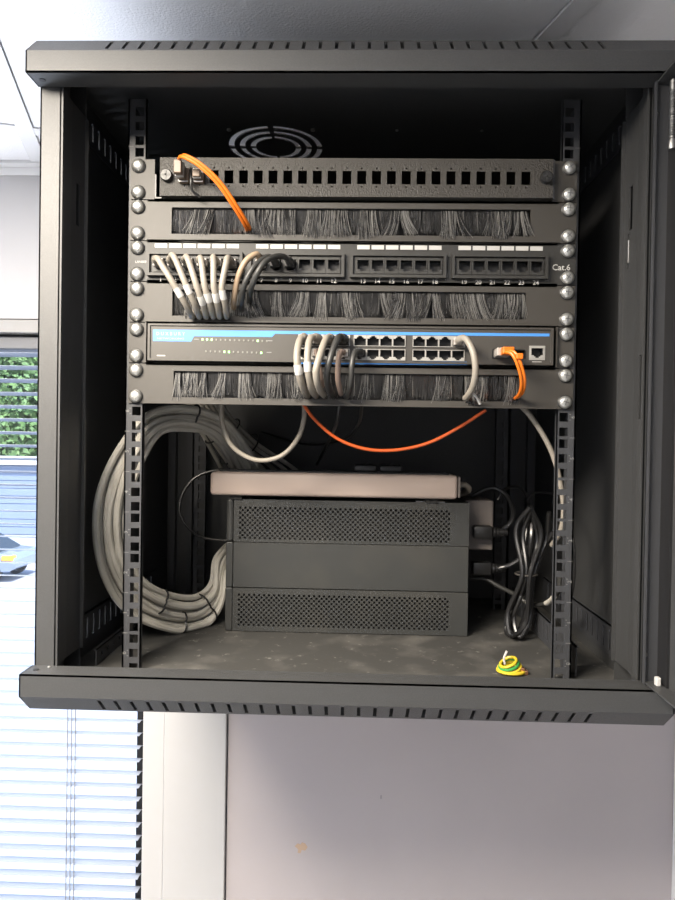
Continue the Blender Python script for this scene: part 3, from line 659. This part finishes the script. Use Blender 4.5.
# ------------------------------------------------------------------ below the panels
UY = 163
ups = thing('battery_backup_unit', 'dark grey battery backup unit with two perforated vent bands', 'power supply', (0, UY+80, -553))
UX0, UX1 = -163, 160.5
def vent(z0, z1, x0, x1, zz0, zz1, name):
    px, pz = 6.7, 3.35; us = [x0, x1]; vv = [z0, z1]; n = int((287)/px); rows = int((zz1-zz0)/pz); hx0 = -146
    for i in range(n*2+1): us += [hx0+i*pz+.2, hx0+i*pz+pz-.2]
    for j in range(rows): vv += [zz0+j*pz+.2, zz0+j*pz+pz-.2]
    def hole(u, v):
        i, j = (u-hx0)/pz, (v-zz0)/pz
        if not (0 <= i < n*2 and 0 <= j < rows): return False
        if (int(i)+int(j)) % 2: return False
        return .2/pz < i-int(i) < 1-.2/pz and .2/pz < j-int(j) < 1-.2/pz
    return MB().grid(us, vv, hole, UY, UY+.9, lambda u, v, w: (u, w, v))
for (z0, z1, zz0, zz1, nm) in ((-432.6, -375.5, -428.8, -383, 'upper_vent_band'), (-552, -494.6, -545.5, -500.5, 'lower_vent_band')):
    m = vent(z0, z1, UX0+10, UX1, zz0, zz1, nm); m.box(UX0+10, UX1, UY+.9, UY+150, z0, z0+1.5).box(UX0+10, UX1, UY+.9, UY+150, z1-1.5, z1).box(UX1-2, UX1, UY+.9, UY+150, z0, z1)
    m.build(nm, 'ups_plastic', ups)
MB().rbox(UX0+10, UX1, UY-.3, UY+150, -493.7, -433.4, .6, 1).build('middle_shell', 'ups_plastic', ups)
MB().box(UX0+12, UX1-2, UY+16, UY+148, -550, -377).build('inner_frame', 'black', ups)
ec = MB()
for (z0, z1) in ((-432.6, -375.5), (-493.7, -433.4), (-552, -494.6)): ec.rbox(UX0, UX0+9.4, UY+.4, UY+149, z0, z1, 3 if z1 > -400 else 1.2, 2)
ec.build('front_bezel', 'ups_plastic', ups)
q = at(430, 501.5, UY); MB().box(q.x-18, q.x+20, UY+2, UY+20, -376, -374.2).build('top_label', 'label_white', ups)
sb = MB().rbox(UX1+.3, 201, UY+42, UY+130, -444, -375, 2.5).build('socket_block', 'socket_grey', ups)
for x in (-130, 130): MB().box(x-12, x+12, UY+15, UY+130, -553, -552).build('foot', 'rubber', ups)
ps = thing('power_strip', 'pinkish white power strip lying on the battery backup unit', 'power strip', (-20, 190, -375.5))
m = MB().rbox(-183, 143, 150, 205, -370, -338.5, 5, 3); m.build('body', 'strip_white', ps, True)
MB().rbox(143.2, 146.5, 152, 203, -368, -340, 3, 2).build('end_cap', 'socket_grey', ps, True)
MB().box(-172, 132, 158, 197, -338.8, -336.8).build('socket_face', 'black_plastic', ps)
for x in (-150, 110): MB().box(x-8, x+8, 160, 195, -375.5, -369).build('foot', 'rubber', ps)
for i, x in enumerate((22, 56)):
    pl_ = thing('mains_plug', 'black mains plug in the power strip, %s the strip end with the lead' % ('farther from' if i == 0 else 'nearer to'), 'plug', (x, 178, -336.8), 'plugs in the power strip')
    MB().rbox(x-15, x+15, 163, 195, -336.8, -327, 3, 2).build('body', 'black_plastic', pl_, True)
    MB().tube(spline([(x, 190, -331), (x+4, 215, -330), (x+10, 260, -345), (x+20, 318, -358), (x+26, 335, -400)], 5), 3, 8).build('lead', 'cord_black', pl_, True)
lead = tag(MB().tube(spline([(146.5, 178, -353), (156, 178, -352), (163, 184, -358), (162, 205, -364), (154, 232, -369.5), (146, 290, -369.5), (142, 318, -369.5), (140, 334, -384), (139, 338, -410)], 4), 4, 10).build('power_strip_lead', 'cord_grey', None, True), 'short grey lead leaving the end of the power strip', 'cable')
# plugs on the battery unit and their leads
def cplug(px, py, Y, path, label):
    p = at(px, py, Y); r_ = thing('power_plug', label, 'plug', tuple(p), 'plugs at the battery unit')
    MB().rbox(p.x-14, p.x+12, p.y-9, p.y+9, p.z-9, p.z+9, 3, 2).build('body', 'black_plastic', r_, True)
    for k in range(4): MB().lathe([(7.2-k*.7, 0), (7.2-k*.7, 3.2)], 'x', (p.x+13+k*4.6, p.y, p.z), 12).build('grip_ring', 'black_plastic', r_, True)
    MB().tube([(p.x+11, p.y, p.z), (p.x+33, p.y, p.z)], 4.4, 10).build('strain_relief', 'black_plastic', r_, True)
    MB().tube(spline([Vector((p.x+30, p.y, p.z))]+[at(*q) for q in path], 4), 3.3, 8).build('lead', 'cord_black', r_, True)
cplug(483, 532, 194, [(503, 530, 200), (511, 522, 200), (513, 510, 210), (506, 495, 225), (492, 488, 235), (472, 496, 245)], 'black power plug on the grey socket block of the battery unit')
cplug(482, 568, 205, [(500, 568, 200), (512, 564, 198), (522, 555, 195), (526, 530, 200), (524, 512, 215)], 'black power plug low beside the battery unit')
# coiled black power cord
bk = thing('black_power_cord', 'coiled black power cord tied in the middle, leaning beside the battery unit', 'cable', tuple(at(520, 636, 170)))
rnd = random.Random(5)
loops = [((530, 507), (516, 530), (522, 575), (508, 612), (511, 635), (526, 622), (530, 575), (541, 535)),
         ((531, 510), (523, 535), (526, 575), (514, 615), (520, 637), (531, 612), (531, 575), (537, 540)),
         ((549, 512), (546, 540), (534, 575), (530, 610), (524, 634), (510, 628), (520, 598), (527, 572), (531, 540), (532, 515)),
         ((553, 532), (541, 553), (533, 577), (527, 615), (512, 636), (506, 620), (518, 594), (524, 572), (527, 545)),
         ((529, 516), (536, 550), (532, 576), (517, 604), (506, 630), (516, 636), (528, 604), (529, 574), (527, 550))]
for i, lp in enumerate(loops):
    pts = [at(x, y, 140+i*5+(12 if j % 2 else 0)) for j, (x, y) in enumerate(lp)]
    if i in (0, 1): pts.append(pts[0]+Vector((1, 3, 0)))
    sp = spline(pts, 4)
    for p in sp: p.z = max(p.z, -549.2)
    MB().tube(sp, 3.1, 8).build('cord', 'cord_black', bk, True)
q = at(527, 574, 152)
MB().tube([(q.x+14*math.cos(a*.3142)-1, q.y+13*math.sin(a*.3142), q.z-a*0.0) for a in range(21)], 1.2, 6).build('wire_tie', 'cord_midgrey', bk, True)
tag(MB().tube(spline([at(498, 500, 250), at(505, 489, 250), at(520, 488, 255), at(528, 500, 260), at(530, 515, 280)], 4), 2.4, 8).build('thin_black_lead', 'cord_black', None, True), 'thin black lead arching over the coiled power cord', 'cable')
tag(MB().tube(spline([at(527, 500, 230), at(535, 493, 220), at(548, 493, 200), at(560, 500, 150), at(572, 530, 90), at(574, 580, 90), at(566, 620, 120)], 4), 1.6, 8).build('thin_black_lead', 'cord_black', None, True), 'thin black lead running behind the right front rail', 'cable')
# grey cable down behind the right rail
gp = [(517, 402, 21), (532, 418, 27), (548, 444, 30), (557, 468, 32), (563, 500, 36), (563, 520, 40), (559, 535, 50), (552, 545, 70)]
tag(MB().tube(spline([at(*q) for q in gp], 4), 3.0, 10).build('grey_cable', 'cord_grey', None, True), 'grey cable curving from the lowest brush panel behind the right rail', 'cable')
g2 = thing('short_grey_cable', 'grey and white taped cable lying low between battery unit and rail', 'cable', tuple(at(530, 608, 150)))
sp = spline([at(*q) for q in [(470, 578, 222), (486, 579, 214), (498, 586, 208), (512, 593, 204), (526, 602, 198), (537, 605, 166), (547, 603, 110), (554, 597, 72), (559, 589, 50), (560, 577, 45)]], 4)
MB().tube(sp, 3, 10).build('cord', 'cord_dark', g2, True)
for a, b in ((.33, .45), (.66, .9)): MB().tube(sp[int(a*len(sp)):int(b*len(sp))], 3.3, 10).build('white_sleeve', 'cord_coil', g2, True)
# earth wire on the floor
ew = thing('earth_wire', 'small coil of yellow and green earth wire on the cabinet floor', 'wire', tuple(at(511, 672, 20)))
cq = at(511, 668, 24)
for i in range(5):
    pts = [Vector((cq.x+(15-i*1.6)*math.cos(a*.2618+i)-i*.8, cq.y+(13-i)*math.sin(a*.2618+i), max(-550, cq.z-4+i*2.6+4*math.sin(a*.2618+i*1.3)))) for a in range(24)]
    MB().tube(pts+[pts[0]], 1.7, 7).build('wire_loop', 'earth_yellow' if i != 3 else 'earth_green', ew, True)
MB().tube(spline([at(505, 664, 22), at(504, 658, 22), at(507, 651, 22)], 2), 1.3, 6).build('wire_end', 'label_white', ew, True)
for (x, y) in ((521, 671), (524, 674)): q = at(x, y, 20); q.z = max(q.z, -551.9); MB().rbox(q.x-3, q.x+4, q.y-3, q.y+3, q.z-1, q.z+4, 1).build('ring_terminal', 'copper', ew)

# coil of grey data cable at left
CX, CY = 190.0, 520.0
base = [(262, 474, 236), (246, 447, 208), (222, 418, 140), (185, 408, 95), (148, 415, 60), (118, 450, 44), (100, 495, 42), (96, 535, 44), (104, 575, 56), (124, 607, 84), (160, 628, 125), (198, 631, 172), (220, 610, 205), (226, 572, 228), (235, 548, 286)]
co = thing('data_cable_coil', 'large tied coil of grey data cables behind the left front rail', 'cable coil', tuple(at(165, 632, 130)))
rnd = random.Random(11); strands = []
for i in range(9):
    s_ = 1.0-.037*i; dy = (i % 3)*8-4; jit = [rnd.uniform(-2.0, 2.0) for _ in base]
    pts = []
    for j, (x, y, Y) in enumerate(base):
        fx = CX+(x-CX)*s_+jit[j]*.6 if j < len(base)-1 else x-(i % 3); fy = CY+(y-CY)*(s_ if y > CY-50 else 1-(1-s_)*.6)+jit[j]
        pts.append(at(fx, fy, Y+dy+(i % 4)*3))
    sp = spline(pts, 5)
    for p in sp:
        p.z = max(p.z, -548.6); p.x = max(p.x, -299)
        if p.y < 38: p.y = 38
    strands.append(sp); MB().tube(sp, 4.2, 8).build('strand', 'cord_coil', co, True)
def tie(parent, sps, frac, m_='black_plastic', r=1.3):
    P = [sp[int(frac*(len(sp)-1))] for sp in sps]; c = sum(P, Vector())/len(P); sp = sps[len(sps)//2]; i = int(frac*(len(sp)-1))
    t_ = (sp[min(i+2, len(sp)-1)]-sp[i-2]).normalized(); a = t_.orthogonal().normalized(); b = t_.cross(a); ring = []
    for k in range(25):
        d = a*math.cos(k*math.pi/12)+b*math.sin(k*math.pi/12); ring.append(c+d*(max((p-c).dot(d) for p in P)+4.2))
    for p in ring: p.z = max(p.z, -551)
    MB().tube(ring, r, 6).build('cable_tie', m_, parent, True)
for fr, a, b in ((.235, 0, 5), (.70, 4, 9), (.76, 0, 5), (.82, 0, 9)): tie(co, strands[a:b], fr)
# bundle dropping from the panels behind
cb = thing('cable_bundle', 'shadowed bundle of grey data cables dropping behind the power strip', 'cable bundle', tuple(at(240, 470, 240)))
st2 = []
for i in range(8):
    x = 186+i*5.5; dY = (i % 3)*8
    pts = [at(x-6, 400, 205+dY), at(x+8, 420, 225+dY), at(x+22+i*1.5, 444, 255+dY), at(x+36+i*5, 470, 300+dY), at(x+44+i*6, 490, 335+dY)]
    sp = spline(pts, 5); st2.append(sp); MB().tube(sp, 3.2, 8).build('strand', 'cord_coil', cb, True)
for fr in (.3, .5): tie(cb, st2, fr)
tag(MB().tube(spline([at(*q) for q in [(221, 402, 45), (223, 425, 60), (233, 447, 62), (256, 460, 62), (281, 456, 62), (298, 438, 58), (304, 418, 50), (304, 402, 40)]], 4), 2.9, 10).build('grey_loop_cable', 'cord_grey', None, True), 'single grey cable hanging in a loop below the lowest brush panel', 'cable')
tag(MB().tube(spline([at(*q) for q in [(303, 404, 22), (316, 421, 34), (338, 439, 40), (366, 449, 42), (396, 450, 42), (428, 443, 40), (458, 428, 34), (486, 410, 20)]], 4), 1.9, 8).build('fibre_loop', 'cord_red_orange', None, True), 'single red orange fibre cord sagging below the lowest brush panel', 'cable')
tag(MB().tube(spline([at(*q) for q in [(340, 402, 60), (336, 425, 80), (326, 446, 150), (317, 464, 225)]], 4), 2.2, 8).build('black_drop_cable', 'cord_black', None, True), 'black cable dropping straight from the lowest brush panel', 'cable')
tag(MB().tube(spline([at(*q) for q in [(362, 404, 70), (358, 425, 110), (342, 440, 180), (305, 444, 240), (262, 432, 300)]], 4), 2.0, 8).build('black_drop_cable', 'cord_black', None, True), 'black cable swinging back toward the rear of the cabinet', 'cable')
tag(MB().tube(spline([at(*q) for q in [(256, 474, 282), (226, 469, 276), (195, 478, 266), (180, 502, 256), (185, 524, 246), (205, 538, 236), (235, 541, 230)]], 4), 2.0, 8).build('black_side_lead', 'cord_black', None, True), 'thin black lead curving left from the power strip to the battery unit', 'cable')
